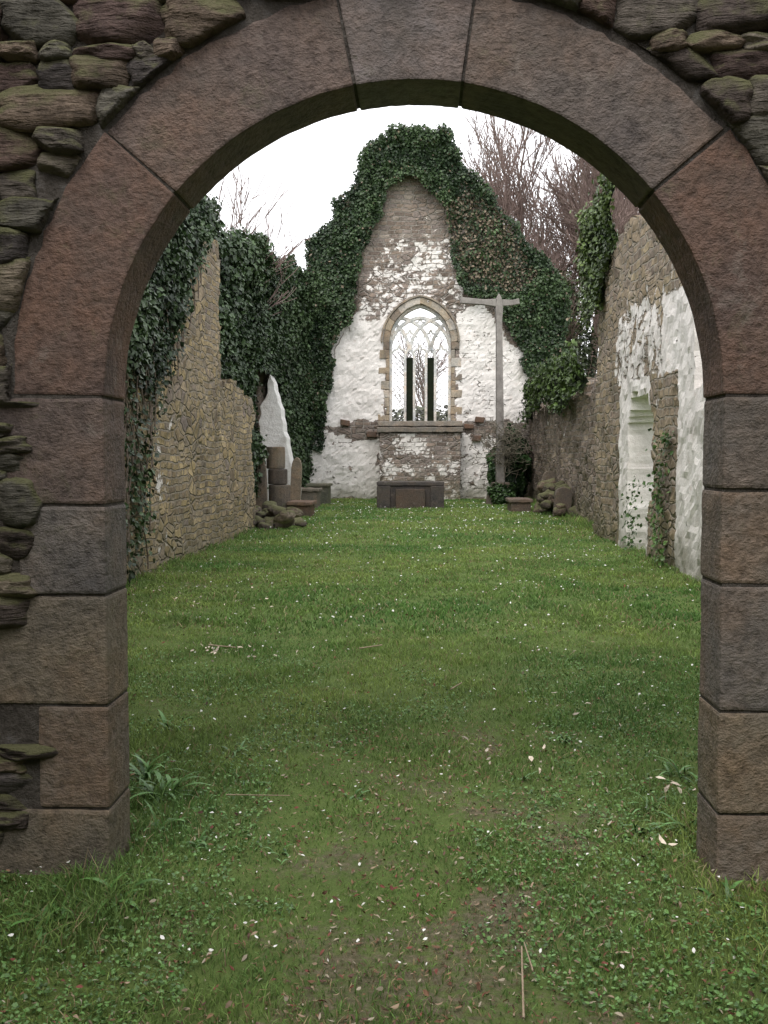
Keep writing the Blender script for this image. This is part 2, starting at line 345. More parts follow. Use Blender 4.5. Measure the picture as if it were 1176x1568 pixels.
# ---------------------------------------------------------------- archway
YF,YB=3.70,3.975; CX,CZ=-.041,1.826; RI,RO=1.145,1.485
arch=empty('stone_archway',(0,0,0))
def arc(r,a0,a1,n): return [(CX+r*math.cos(math.radians(a0+(a1-a0)*i/n)),CZ+r*math.sin(math.radians(a0+(a1-a0)*i/n))) for i in range(n+1)]
cols={'a':(.160,.108,.088),'b':(.165,.125,.108),'k':(.19,.165,.16),'g':(.16,.132,.118),'c':(.17,.15,.135),'d':(.195,.16,.13),'e':(.205,.172,.132)}
def jp(pts,j): return [(x+random.uniform(-j,j),z+random.uniform(-j,j)) for x,z in pts]
for i,(a0,a1,c,ro) in enumerate([(0,40,'a',1.5),(40,80.6,'g',1.47),(80.6,100.3,'k',1.53),(100.3,139.3,'b',1.48),(139.3,180,'a',1.49)]):
    g0=math.degrees(.005/RI)
    poly=jp(arc(RI,a0+g0,a1-g0,22),.0015)+jp(arc(ro,a1-g0*.8,a0+g0*.8,22),.009)
    prism('voussoir',poly,YF+random.uniform(-.004,.004),YB,M_dr,arch,cols[c],.010)
xl=CX-RI; xr=CX+RI
for z1,z0,xe,c in [(1.826,1.418,-1.66,'b'),(1.418,1.078,-1.52,'c'),(1.078,.654,-1.68,'e'),(.654,.254,-1.46,'d'),(.254,-.12,-1.75,'e')]:
    boxp('jamb_block',xe,xl-random.uniform(0,.004),YF+random.uniform(-.006,.004),YB,z0+.005,z1-.005,M_dr,arch,cols[c],.013,jit=.0022,step=.06)
for z1,z0,xe,c in [(1.826,1.479,1.7,'c'),(1.479,1.127,1.55,'d'),(1.127,.654,1.75,'c'),(.654,.266,1.5,'e'),(.266,-.1,1.8,'d')]:
    boxp('jamb_block',xr+random.uniform(0,.004),xe,YF+random.uniform(-.006,.004),YB,z0+.005,z1-.005,M_dr,arch,cols[c],.013,jit=.0022,step=.06)
o=.010; WT=4.9
outl=[(-6,-.2),(xl-o,-.2),(xl-o,CZ)]+arc(RI+o,180,0,40)[1:]+[(xr+o,-.2),(6,-.2),(6,WT),(-6,WT)]
prism('mortar_core',outl,YF+.008,YB-.006,M_mor,arch,bevel=0)
bm=bmesh.new(); bmesh.ops.create_icosphere(bm,subdivisions=4,radius=1); bm.verts.ensure_lookup_table()
ICO=np.array([v.co[:] for v in bm.verts]); ICF=np.array([[v.index for v in f.verts] for f in bm.faces]); bm.free()
bm=bmesh.new(); bmesh.ops.create_icosphere(bm,subdivisions=3,radius=1); bm.verts.ensure_lookup_table()
ICO3=np.array([v.co[:] for v in bm.verts]); ICF3=np.array([[v.index for v in f.verts] for f in bm.faces]); bm.free()
def rock(c,s,p=4.,amp=.16,rot=None,ico=ICO,fr=1.6):
    v=ico/((np.abs(ico)**p).sum(1)**(1/p))[:,None]
    sd=rng.uniform(0,99,3)
    v=v*(1+amp*fbm(v*fr+sd,1,4)[:,None]-.10*np.abs(fbm(v*3.1+sd,1,3))[:,None])+.08*np.stack([fbm(v*1.1+sd+k*9,1,2) for k in range(3)],-1)
    for _ in range(7):
        nn=rng.normal(0,1,3); nn/=np.linalg.norm(nn); dd=v@nn-rng.uniform(.85,1.15); v=v-np.clip(dd,0,None)[:,None]*nn*.85
    v=v*np.array(s)
    if rot is not None: v=v@np.array(Matrix.Rotation(rot[0],3,'X')@Matrix.Rotation(rot[1],3,'Y')@Matrix.Rotation(rot[2],3,'Z')).T
    return v+np.array(c)
rc=np.array([[.16,.11,.09],[.15,.13,.11],[.19,.145,.11],[.12,.105,.10],[.20,.175,.14],[.10,.08,.07],[.24,.20,.15],[.13,.09,.08],[.16,.15,.125]])*.92
V=[];F=[];C=[];off=0
z=-.05
while z<4.6:
    h=random.choice([.06,.085,.11,.14,.16])*random.uniform(.9,1.1); x=-2.6+random.uniform(0,.2)
    while x<2.6:
        wd=random.uniform(.10,.34)*(.6+h*3.4)
        if random.random()<.12: wd*=.45
        cx,cz=x+wd/2,z+h/2
        parts=[(cx,cz,wd,h)]
        if h>.13 and random.random()<.3: parts=[(cx,cz+h*.24,wd,h*.5),(cx,cz-h*.26,wd,h*.48)]
        for cx,cz,wd_,h_ in parts:
            sk=False
            if z<CZ and (-1.60<cx-wd/2 and cx+wd/2<1.62 ): sk=True
            if z<CZ and abs(cx)<1.50: sk=True
            if sk: continue
            v=rock((cx,YF+.03+random.uniform(-.02,.02),cz+random.uniform(-.008,.008)),(wd_/2*1.13,.08,h_/2*1.22),amp=.24,rot=(random.uniform(-.12,.12),random.uniform(-.10,.10),random.uniform(-.12,.12)),p=4.5)
            if z<CZ: v[:,1]+=.02
            dx,dz=v[:,0]-CX,v[:,2]-CZ; r=np.hypot(dx,dz); up=v[:,2]>CZ-.02; ins=(r<RO+.014)&up
            if ins.mean()<.6:
                k=np.where(ins,(RO+.014+.003*rng.random(len(r)))/np.maximum(r,.01),1); v[:,0]=CX+dx*k; v[:,2]=CZ+dz*k
                v[ins,1]+=.02
                V.append(v);F.append(ICF+off);off+=len(v); C.append(np.tile(rc[rng.integers(0,len(rc))]*rng.uniform(.65,1.2),(len(v),1)))
        x+=wd+random.uniform(.0,.01)
    z+=h*.96
npmesh('rubble_stones',np.concatenate(V),np.concatenate(F),M_rub,arch,np.concatenate(C),smooth=True)
# ---------------------------------------------------------------- ruin walls on a cell grid
def cellwall(name,org,ud,nd,W,H,cell,keep,plaster,thick,mat,parent=None,relief=.05):
    """org = lower-left of visible face, ud = unit along wall, nd = unit pointing INTO the wall"""
    nu,nv=int(W/cell),int(H/cell); org=np.array(org,float); ud=np.array(ud,float); nd=np.array(nd,float)
    U,Vv=np.meshgrid((np.arange(nu)+.5)*cell,(np.arange(nv)+.5)*cell); K=keep(U,Vv)
    gu,gv=np.meshgrid(np.arange(nu+1)*cell,np.arange(nv+1)*cell); gu=gu.ravel(); gv=gv.ravel()
    base=org+gu[:,None]*ud+gv[:,None]*np.array([0,0,1.])
    def disp(B): 
        return B+np.stack([fbm(B+j*7,2.3,3) for j in range(3)],-1)*relief+rng.normal(0,cell*.09,B.shape)
    A=disp(base); Bk=disp(base+nd*thick)
    n=len(A); id=np.arange(n).reshape(nv+1,nu+1); F=[]
    flip=np.cross(ud,[0,0,1.])@nd>0
    for j in range(nv):
        for i in range(nu):
            if not K[j,i]: continue
            a,b,c,d=id[j,i],id[j,i+1],id[j+1,i+1],id[j+1,i]
            F.append((a,b,c,d)); F.append((d+n,c+n,b+n,a+n))
            if i==0 or not K[j,i-1]: F.append((d,d+n,a+n,a))
            if i==nu-1 or not K[j,i+1]: F.append((b,b+n,c+n,c))
            if j==0 or not K[j-1,i]: F.append((a,a+n,b+n,b))
            if j==nv-1 or not K[j+1,i]: F.append((c,c+n,d+n,d))
    F=np.array(F)
    if flip: F=F[:,::-1]
    pl=plaster(gu,gv); V=np.concatenate([A,Bk]); pl=np.concatenate([pl,pl])
    used=np.unique(F); rm=-np.ones(len(V),int); rm[used]=np.arange(len(used))
    return npmesh(name,V[used],rm[F],mat,parent,attrs={'plaster':pl[used]})
def nz(U,V,s=1.,k=0.,o=3):
    U=np.asarray(U,float); sh=U.shape; return fbm(P3(U.ravel(),np.asarray(V).ravel(),k),s,o).reshape(sh)
def kl(U,V):
    y=U+3.99; top=5.5+.35*nz(U,V*0,.9); e1=18.3+.5*nz(V,U*0,1.2,3.); e2=21.6+.7*nz(V,U*0,1.5,6.)+(3-V)*.15
    return ((V<top)&(y<e1))|((V<3.05+.3*nz(U,V*0,1.1,4.))&(y<e2))
def pl_l(U,V):
    y=U+3.99; return .0+.36*np.exp(-((y-14.2)/.8)**2)*(V<2.8)
cellwall('nave_wall',(-3.7,3.99,-.1),(0,1,0),(-1,0,0),18.4,6.2,.1,kl,pl_l,.85,M_left)
def kr(U,V):
    y=U+3.99; top=5.7+.5*nz(U,V*0,.8,8.); e=20.6+.4*nz(V,U*0,1.1,2.)
    door=(y>15.7+.3*nz(V,U*0,1.6,4.))&(y<17.5)&(V<2.85+.45*nz(U,V,1.6)-1.2*np.clip(np.abs(y-16.6)-.5,0,1))
    hole=(y>12.2)&(y<13.3)&(V>2.6)&(V<4.2)
    return (V<top)&(y<e)&~door&~hole
def pl_r(U,V):
    y=U+3.99; p=.88*(y<18.2)-.1
    p=np.where((y>14.1)&(y<15.8)&(V<3.0),.28,p); p=np.where(V>4.0,p-.35-.3*(V-4),p); p=np.where((y>15.8)&(y<18.0)&(V<3.6),1.0,p)
    p=np.where((V>2.95)&(V<4.3)&(y>15)&(y<18.6),.55,p)
    return p
cellwall('nave_wall',(3.58,3.99,-.1),(0,1,0),(1,0,0),17.4,6.6,.1,kr,pl_r,.85,M_right)
def kf(U,V): return V<3.55+.6*nz(U,V*0,.8,5.)-.02*U+.25*nz(U,V,2.,1.)
cellwall('ruined_wall',(4.1,21.0,-.1),(0,1,0),(1,0,0),17.2,4.6,.12,kf,lambda U,V:.18+.2*nz(U,V,.6),.8,M_far,relief=.14)
cellwall('ruined_wall',(-4.95,19.5,-.1),(0,1,0),(-1,0,0),18.6,6.4,.15,lambda U,V:V<5.9+.3*nz(U,V*0,.7,2.),lambda U,V:U*0+.1,.8,M_far)
# ---------------------------------------------------------------- gable (image pixel coordinates scaled onto the gable plane: .02492 m per pixel)
G=.02492
def gx(p): return (p-645)*G
def gy(p): return 1.6+(700-p)*G
def E(pts): return [(gx(a),gy(b)) for a,b in pts]
gable=empty('chapel_gable_wall',(0,0,0))
OUT=E([(466,772),(468,430),(500,372),(532,315),(556,268),(585,240),(645,226),(690,240),(722,292),(795,385),(842,455),(845,560),(812,585),(812,772)])
WC,WS,WZ0,WW=-.05,5.95,2.97,1.17; R=1.46
def parch(w,R,zs,n=14,cx=WC):
    h=math.sqrt(R*R-(R-w)**2); cL=cx-w+R
    a1=math.pi; a0=math.pi-math.asin(h/R)
    L=[(cL+R*math.cos(a1+(a0-a1)*i/n),zs+R*math.sin(a1+(a0-a1)*i/n)) for i in range(n+1)]
    Rr=[(2*cx-x,z) for x,z in L[::-1]][1:]
    return L+Rr
HOLE=[(WC-WW-.1,WZ0-.05)]+parch(WW+.1,R+.1,WS)+[(WC+WW+.1,WZ0-.05)]
GX0=gx(462)
def kg(U,V):
    x=U+GX0; z=V-.2; xx=x+.12*nz(x,z,1.5); zz=z+.12*nz(x,z,1.5,4.)
    return inpoly(xx,zz,OUT)&~inpoly(x,z,HOLE)
REG=[(E([(500,480),(590,478),(590,640),(498,660)]),.92),(E([(474,668),(582,668),(580,765),(474,765)]),.78),(E([(700,478),(735,470),(812,560),(812,645),(700,645)]),.76),
     (E([(700,665),(760,665),(757,765),(700,765)]),.72),(E([(575,372),(692,372),(716,478),(548,488)]),.50),(E([(560,330),(680,330),(692,372),(572,372)]),.25),(E([(583,650),(703,650),(703,765),(583,765)]),.5)]
def pl_g(U,V):
    x=U+GX0; z=V-.2; p=np.full(U.shape,.08); xx=x+.35*nz(x,z,1.3,2.); zz=z+.35*nz(x,z,1.3,7.)
    for q,v in REG: p=np.where(inpoly(xx,zz,q),v,p)
    return p
cellwall('wall_masonry',(GX0,38.0,-.2),(1,0,0),(0,1,0),10.4,14.2,.1,kg,pl_g,.9,M_gab,gable,relief=.08)
sc=[(.40,.33,.24),(.33,.27,.20),(.46,.39,.30),(.28,.23,.18),(.42,.37,.30),(.55,.51,.45)]
def surr(poly,y0=37.93,y1=38.86,c=None): prism('window_surround_stone',jp(poly,.015),y0+random.uniform(-.015,.02),y1,M_grave,gable,c or random.choice(sc),.02)
z=WZ0;i=0
while z<WS-.05:
    h=min(random.uniform(.24,.36),WS-z)
    for sgn in (-1,1):
        wd=(.16 if (i+(sgn>0))%2 else .36)+random.uniform(-.05,.10)
        x0,x1=WC+sgn*WW,WC+sgn*(WW+wd); surr([(min(x0,x1),z+.006),(max(x0,x1),z+.006),(max(x0,x1),z+h-.006),(min(x0,x1),z+h-.006)],37.97)
    z+=h;i+=1
inn=parch(WW,R,WS,15); ou=parch(WW+.25,R+.25,WS,15)
for k in range(0,30,3): surr(inn[k:k+4]+ou[k:k+4][::-1],37.95)
hood_i=parch(WW+.26,R+.26,WS,15); hood_o=parch(WW+.33,R+.33,WS,15)
for k in range(0,30,5): prism('hood_mould',hood_i[k:k+6]+hood_o[k:k+6][::-1],37.90,38.1,M_grave,gable,(.33,.28,.22),.01)
boxp('window_sill',WC-1.6,WC+1.6,37.72,38.86,WZ0-.2,WZ0-.003,M_grave,gable,(.30,.27,.23),.03,jit=.012,step=.2)
tr=(.78,.77,.73)
M_tr=mat_dressed('weathered_limestone_tracery',.05)
def bar(pts,wd,y0=38.20,y1=38.42,c=tr,name='window_tracery'):
    L=[];Rr=[]
    for i,p in enumerate(pts):
        a=Vector(pts[max(0,i-1)]); b=Vector(pts[min(len(pts)-1,i+1)]); t_=(b-a).normalized(); nn=Vector((-t_.y,t_.x))*wd/2; p=Vector(p)
        L.append(tuple(p+nn)); Rr.append(tuple(p-nn))
    j=random.uniform(-.003,.003)
    return prism(name,L+Rr[::-1],y0+j,y1+j,M_tr,gable,c,.012)
TS=5.40; mu=.40
for sx in (-mu,mu):
    x=WC+sx
    boxp('mullion_core',x-.13,x+.13,38.36,38.52,WZ0,TS+.0,M_under,gable,(.05,.045,.035),.01)
    for d_ in (-.175,.175): boxp('window_tracery',x+d_-.05,x+d_+.05,38.18,38.46,WZ0,TS,M_tr,gable,tr,.012)
    bar([(x-.175,TS-.01),(x-.15,TS+.14),(x,TS+.36)],.09); bar([(x+.175,TS-.01),(x+.15,TS+.14),(x,TS+.36)],.09,38.21,38.41)
lim=[(WC-WW+.02,WZ0)]+parch(WW-.02,R-.02,WS)+[(WC+WW-.02,WZ0)]
def clipin(pts):
    k=inpoly([p[0] for p in pts],[p[1] for p in pts],lim); r=[p for p,q in zip(pts,k) if q]; return r
RR=1.25
for sx in (-WW,-mu,mu):
    c0=WC+sx+RR; A_=[(c0-RR*math.cos(a)+.03,TS+.25+RR*math.sin(a)) for a in np.linspace(0,1.5,26)]
    p=clipin(A_)
    if len(p)>2: bar(p,.12)
    q=clipin([(2*WC-x_,z_) for x_,z_ in A_])
    if len(q)>2: bar(q,.12,38.215,38.41)
for cx_,cz_,s_ in [(-.8,TS+.25,.22),(0,TS+.25,.22),(.8,TS+.25,.22),(-.4,TS+.85,.2),(.4,TS+.85,.2),(0,TS+1.3,.18)]:
    x=WC+cx_
    for sg in (-1,1): bar([(x+sg*s_*1.3,cz_-s_*.4),(x+sg*s_*.8,cz_+s_*.2),(x+sg*s_*.35,cz_+s_*.25),(x,cz_+s_*1.0)],.06,38.25+.004*sg,38.37)
bar([(WC-WW+.05,WZ0)]+[(WC-WW+.05,WS)]+parch(WW-.05,R-.05,WS)[1:]+[(WC+WW-.05,WZ0)],.10,38.16,38.46)
M_w=mat_simple('wire',(.25,.25,.24),(.35,.35,.33))
for k in range(-14,15):
    for sg in (1,-1):
        p=[(WC+k*.22+sg*t_,WZ0+t_*1.0+.02) for t_ in np.linspace(0,4.4,40)]
        q=[a for a,f in zip(p,inpoly([a[0] for a in p],[a[1] for a in p],lim)) if f]
        if len(q)>1:
            o_=bar([q[0],q[-1]],.018,38.65+.01*sg,38.66+.01*sg,name='window_mesh'); o_.data.materials[0]=M_w
cellwall('altar_block',(WC-1.5,37.25,-.1),(1,0,0),(0,1,0),3.0,2.65,.1,lambda U,V:U>-1,lambda U,V:.47+.25*nz(U,V,.9),.72,M_gab,gable,.03)
boxp('altar_slab',WC-1.6,WC+1.6,37.15,37.98,2.53,2.72,M_grave,gable,(.23,.205,.175),.03,jit=.015,step=.2)
for x,z in [(-2.9,2.9),(1.8,2.75),(2.1,2.3),(-1.9,2.45),(2.2,3.0),(-.6,1.7)]:
    prism('corbel_stone',jp([(x-.17,z-.1),(x+.17,z-.1),(x+.2,z+.1),(x-.15,z+.12)],.03),37.85,38.1,M_grave,gable,(.16,.10,.07),.03)
# ---------------------------------------------------------------- ivy
def tubes(name,segs,mat,parent=None,k=4):
    P0=np.array([s[0] for s in segs]);P1=np.array([s[1] for s in segs]);r0=np.array([s[2] for s in segs]);r1=np.array([s[3] for s in segs])
    T=P1-P0;T/=np.linalg.norm(T,axis=1)[:,None]+1e-9; A=np.cross(T,np.array([.31,.87,.39]));A/=np.linalg.norm(A,axis=1)[:,None]+1e-9;B=np.cross(T,A)
    V=[]
    for P,r in ((P0,r0),(P1+T*r1[:,None]*.3,r1)):
        for j in range(k):
            a=2*math.pi*j/k; V.append(P+(A*math.cos(a)+B*math.sin(a))*r[:,None])
    V=np.stack(V,1).reshape(-1,3); n=len(segs)
    T_=np.array([[j,(j+1)%k,k+(j+1)%k,k+j] for j in range(k)])
    F=(np.arange(n)[:,None,None]*2*k+T_[None]).reshape(-1,4)
    return npmesh(name,V,F,mat,parent,smooth=True)
def ivy(name,org,ud,nd,W,H,dens,lump,n,size,c1=(.017,.035,.015),c2=(.07,.115,.045),cell=.15,lsc=1.1,under=True,brown=None,stems=.3,jit=.45):
    """nd points OUT of wall. dens(u,v)->0..1"""
    org=np.array(org,float);ud=np.array(ud,float);nd=np.array(nd,float);up=np.array([0,0,1.])
    def L(u,v): return np.clip(.5+1.1*fbm(P3(u,v,3.),lsc,3),0,1.2)
    u=rng.uniform(0,W,n);v=rng.uniform(0,H,n); wu=u+.35*fbm(P3(u,v),1.6,4); wv=v+.35*fbm(P3(u,v,5.),1.6,4)
    D=dens(wu,wv); k=rng.random(n)<D; u,v,D=u[k],v[k],D[k]; l=L(u,v); m=len(u)
    off=.06+lump*l*np.clip(D,.3,1)-rng.random(m)**2*.14+rng.normal(0,.03,m)+.12*(rng.random(m)<.06)
    P=org+u[:,None]*ud+v[:,None]*up+off[:,None]*nd+rng.normal(0,.03,(m,3))
    e=.08; gu=(L(u+e,v)-l)/e*lump; gv=(L(u,v+e)-l)/e*lump
    N=nd-gu[:,None]*ud-gv[:,None]*up+np.array([0,0,.45])
    N/=np.linalg.norm(N,axis=1)[:,None]
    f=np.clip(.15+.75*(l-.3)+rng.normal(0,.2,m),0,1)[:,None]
    C=np.array(c1)*(1-f)+np.array(c2)*f; C*=rng.uniform(.6,1.4,m)[:,None]  # painted shading: leaves lighter on lump tops, darker in recesses
    if brown is not None:
        b=brown(u,v); q=rng.random(m)<b; C[q]=np.array([.17,.135,.095])*rng.uniform(.6,1.4,(q.sum(),1))
    root=empty(name)
    a=leafgeo(P,N,size*rng.uniform(.55,1.35,m),C,jit); npmesh('leaves',a[0],a[1],M_leaf,root,a[2])
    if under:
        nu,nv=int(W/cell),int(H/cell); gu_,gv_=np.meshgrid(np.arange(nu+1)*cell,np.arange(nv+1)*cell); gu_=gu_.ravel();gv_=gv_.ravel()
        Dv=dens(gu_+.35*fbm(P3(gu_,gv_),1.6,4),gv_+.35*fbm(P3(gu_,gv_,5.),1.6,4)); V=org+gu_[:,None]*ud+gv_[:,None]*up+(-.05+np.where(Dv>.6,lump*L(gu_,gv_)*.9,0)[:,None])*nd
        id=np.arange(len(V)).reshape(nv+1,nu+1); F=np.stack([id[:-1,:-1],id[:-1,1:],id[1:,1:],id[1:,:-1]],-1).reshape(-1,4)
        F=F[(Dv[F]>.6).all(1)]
        if len(F): npmesh('shade_underlay',V,F,M_under,root,smooth=True)  # dark sheet closing leaf gaps, its colour painted as shade inside the ivy
    segs=[]
    for k in range(int(W*H*stems)):
        a,b=random.uniform(0,W),random.uniform(0,H*.8); dr_=random.uniform(-.06,.06)
        for j in range(12):
            a2,b2=a+random.uniform(-.07,.07)+dr_,b+random.uniform(.06,.2)
            if dens(np.array([a2]),np.array([b2+.5]))[0]<.12: break
            segs.append((org+ud*a+up*b+nd*.07,org+ud*a2+up*b2+nd*.07,.014,.012)); a,b=a2,b2
    if segs: tubes('stems',segs,M_bark,root)
    return root
IV=E([(650,206),(600,212),(562,234),(550,272),(525,302),(500,342),(475,372),(462,420),(462,705),(492,695),(500,640),(508,560),(520,520),(548,480),(550,440),(558,390),(580,340),(590,300),(620,283),(650,290),(678,330),(690,385),(700,420),(714,452),(745,470),(765,490),(790,530),(806,572),(868,580),(868,455),(832,402),(792,362),(760,318),(742,288),(715,262),(692,222)])
GB=E([(712,300),(760,330),(820,430),(790,455),(720,440),(690,385),(680,330)])
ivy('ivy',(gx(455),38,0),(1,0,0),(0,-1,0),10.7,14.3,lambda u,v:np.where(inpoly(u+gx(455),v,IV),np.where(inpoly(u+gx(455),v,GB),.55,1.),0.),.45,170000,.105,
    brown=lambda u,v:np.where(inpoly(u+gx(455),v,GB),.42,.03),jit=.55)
def dl(u,v):
    y=u+9; yb=np.interp(v,[0,.2,1.25,2.14,3.57,4.8,6.4],[12.7,13.0,13.4,13.7,15.0,16.3,17.9])
    top=5.9+.9*nz(u,v*0,.8,6.)+.1
    return np.where((y<yb)&(v<top),np.where(v<2.6,.30+.35*nz(u,v,1.6,1.),1.),0.)*np.clip((yb-y)*2+.4,0,1)
ivy('ivy',(-3.7,9,0),(0,1,0),(1,0,0),10,7.2,dl,.22,75000,.08,lsc=1.6,stems=3.5)
def df(u,v):
    y=u+18.8; top=np.interp(y,[18.8,20,23,26,33,38],[6.1,6.9,6.8,7.3,8.1,8.4])+.6*nz(u,v*0,.9,6.)
    bot=np.interp(y,[18.8,22.3,23.3,38],[3.0,2.8,.5,.3])
    return ((v<top)&(v>bot)&~((y>26.8)&(y<31)&(v<4.0)))*1.
ivy('ivy',(-4.72,18.8,0),(0,1,0),(1,0,0),19.2,9,df,.5,110000,.12)
def dr(u,v):
    y=u+16; b=np.interp(v,[0,3.6,4.6,5.5,7.5],[30,30,19.7,18.6,18.0]); return ((y>b)&(v<6.7+.5*nz(u,v*0,1.,2.))&(y<21.3))*1.
ivy('ivy',(3.58,16,0),(0,1,0),(-1,0,0),5.6,7.6,dr,.3,34000,.09,c1=(.04,.068,.018),c2=(.14,.20,.055))
def drs(u,v):
    return np.where((np.abs(u-2.6-.3*np.sin(v*2))<.25)&(v<1.9),.7,np.where((np.abs(u-4.8)<.2)&(v<1.3),.6,0))+0.*v
ivy('ivy',(3.56,12,0),(0,1,0),(-1,0,0),6,2.4,drs,.12,8000,.07,c1=(.03,.07,.015),c2=(.10,.18,.05),under=False)
ivy('ivy',(4.08,21.5,0),(0,1,0),(-1,0,0),16,4.8,lambda u,v:((v>3.1+.5*nz(u,v*0,1.))&(v<4.3+.4*nz(u,v*0,1.3,3.))&(u>3))*1.,.5,20000,.12,c1=(.03,.05,.015),c2=(.08,.13,.03))
# ---------------------------------------------------------------- shrubs
def shrub(name,c,s,n,size,c1,c2):
    c=np.array(c,float); s=np.array(s,float)
    d_=rng.normal(0,1,(n,3)); d_/=np.linalg.norm(d_,axis=1)[:,None]; rr=(.75+.55*fbm(d_*2+c,1,3))*(1-.4*rng.random(n)**2)
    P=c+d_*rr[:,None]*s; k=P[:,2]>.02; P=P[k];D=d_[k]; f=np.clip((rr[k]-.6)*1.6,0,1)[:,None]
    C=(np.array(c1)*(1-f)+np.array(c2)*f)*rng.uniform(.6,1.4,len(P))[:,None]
    r=empty(name); a=leafgeo(P,D+np.array([0,0,.4]),size*rng.uniform(.6,1.3,len(P)),C,.5); npmesh('leaves',a[0],a[1],M_leaf,r,a[2])
    segs=[(np.array([c[0],c[1],0]),c+np.array([random.uniform(-.6,.6),random.uniform(-.6,.6),random.uniform(-.3,.6)])*s,.03,.012) for _ in range(14)]; tubes('stems',segs,M_bark,r)
    return r
shrub('shrub',(3.35,36.6,1.1),(.85,.9,1.7),9000,.12,(.012,.03,.01),(.05,.11,.03))
shrub('shrub',(2.75,36.9,1.3),(.45,.5,.9),3500,.1,(.02,.05,.012),(.07,.14,.04))
shrub('shrub',(4.3,31,4.0),(.6,1.6,.55),5000,.11,(.03,.05,.015),(.09,.13,.04))
shrub('holly_bush',(5.8,42,4.2),(2.0,2,5.0),16000,.16,(.03,.04,.02),(.09,.12,.05))
shrub('hedge',(0,46,1.6),(8,1.6,3.2),16000,.2,(.07,.08,.045),(.18,.20,.12))
shrub('ivy_bush',(-6.5,27,5.6),(1.6,3,2.6),12000,.14,(.012,.03,.01),(.05,.10,.03))
# ---------------------------------------------------------------- bare trees
M_tw=mat_simple('twig_bark',(.15,.10,.09),(.28,.21,.19),3)
M_bram=mat_simple('bramble_bark',(.09,.08,.06),(.20,.18,.14),3)
def bare_tree(name,base,H,seed,lean=(0,0),r0=.2,levels=6,spread=.6,rmin=.011):
    R_=random.Random(seed); segs=[]
    def rec(p,d_,L,r,lv):
        n=4 if lv<3 else 3; q=p
        for i in range(n):
            d_=(d_+Vector((R_.gauss(0,.10),R_.gauss(0,.10),R_.gauss(.03,.07)))).normalized(); e=q+d_*L/n
            ra=r*(1-.4*i/n); rb=r*(1-.4*(i+1)/n); segs.append((tuple(q),tuple(e),max(ra,rmin),max(rb,rmin*.9))); q=e
            if lv<levels and (i>=1 or lv>0):
                for _ in range(1 if lv<2 or R_.random()<.6 else 2):
                    ax=Vector((R_.gauss(0,1),R_.gauss(0,1),R_.gauss(0,1))).normalized(); nd_=(d_+ax*spread*R_.uniform(.7,1.3)+Vector((0,0,.15))).normalized()
                    rec(q,nd_,L*R_.uniform(.5,.74),rb*R_.uniform(.45,.68),lv+1)
        if lv<levels: rec(q,(d_+Vector((R_.gauss(0,.2),R_.gauss(0,.2),.1))).normalized(),L*.7,r*.6,lv+1)
    rec(Vector(base),Vector((lean[0],lean[1],1)).normalized(),H*.36,r0,0)
    return tubes(name,segs,M_tw,k=3)
bare_tree('bare_tree',(8.4,47,0),20.5,3,(-.12,0),.42,levels=5,rmin=.018)
bare_tree('bare_tree',(6.8,50,0),19,5,(.03,0),.30,levels=5,rmin=.018)
bare_tree('bare_tree',(10.0,44,0),21,8,(-.2,0),.34,levels=5,rmin=.016)
bare_tree('bare_tree',(8.0,41,0),16.5,31,(-.05,0),.26,levels=5,rmin=.015)
bare_tree('bare_tree',(7.8,54,0),21,44,(-.02,0),.34,levels=5,rmin=.018)
bare_tree('bare_tree',(6.4,43,0),11,11,(.05,.0),.2,levels=5)
bare_tree('bare_tree',(-6.6,27,0),11.5,14,(.13,0),.14,levels=4)
bare_tree('bare_tree',(0,60,0),11,21,(0,0),.2,levels=4)
# ---------------------------------------------------------------- graves & furniture
tomb=empty('chest_tomb')
gc=(.12,.10,.09)
boxp('chest',-1.39,.71,31.50,32.5,-.05,.70,M_grave,tomb,(.07,.06,.055),.02,jit=.008,step=.1)
boxp('top_slab',-1.41,.73,31.46,32.52,.703,.82,M_grave,tomb,(.085,.075,.07),.02,jit=.008,step=.1)
for x in (-1.40,.30): boxp('corner_pier',x,x+.42,31.40,31.495,-.05,.695,M_grave,tomb,(.075,.065,.06),.015)
boxp('front_panel',-.80,.12,31.34,31.495,-.05,.60,M_grave,tomb,(.095,.072,.058),.02,jit=.006,step=.1)
def headstone(x,y,w_,h,t_=.14,tilt=0,lean=0,yaw=0,col=gc,shape='shoulder'):
    a=w_/2
    if shape=='shoulder':
        pts=[(-a,-.15),(a,-.15),(a,h*.78),(a*.82,h*.80)]+[(a*.82*math.cos(t2),h*.82+h*.18*math.sin(t2)) for t2 in np.linspace(0,math.pi,9)]+[(-a*.82,h*.80),(-a,h*.78)]
    else: pts=[(-a,-.15),(a,-.15)]+[(a*math.cos(t2),h*.8+h*.2*math.sin(t2)) for t2 in np.linspace(0,math.pi,9)]
    Mx=Matrix.Translation((x,y,0))@Matrix.Rotation(yaw,4,'Z')@Matrix.Rotation(tilt,4,'Y')@Matrix.Rotation(lean,4,'X')
    return prism('headstone',pts,-t_/2,t_/2,M_grave,None,col,.02,Mx)
pil=empty('broken_pillar')
def drum(x,y,z0,h,r,col,sq=1.):
    pts=[(r*math.cos(a),r*math.sin(a)*sq) for a in np.linspace(0,2*math.pi,20,endpoint=False)]
    Mx=Matrix.Translation((x,y,z0))@Matrix.Rotation(random.uniform(-.03,.03),4,'Y')@Matrix.Rotation(-math.pi/2,4,'X')
    prism('drum',jp(pts,.012),-h,0,M_grave,pil,col,.04,Mx)
drum(-3.85,27,-.05,.9,.30,(.15,.125,.10)); drum(-3.9,27,.86,.42,.27,(.11,.09,.075)); drum(-3.95,27,1.285,.6,.26,(.20,.165,.125))
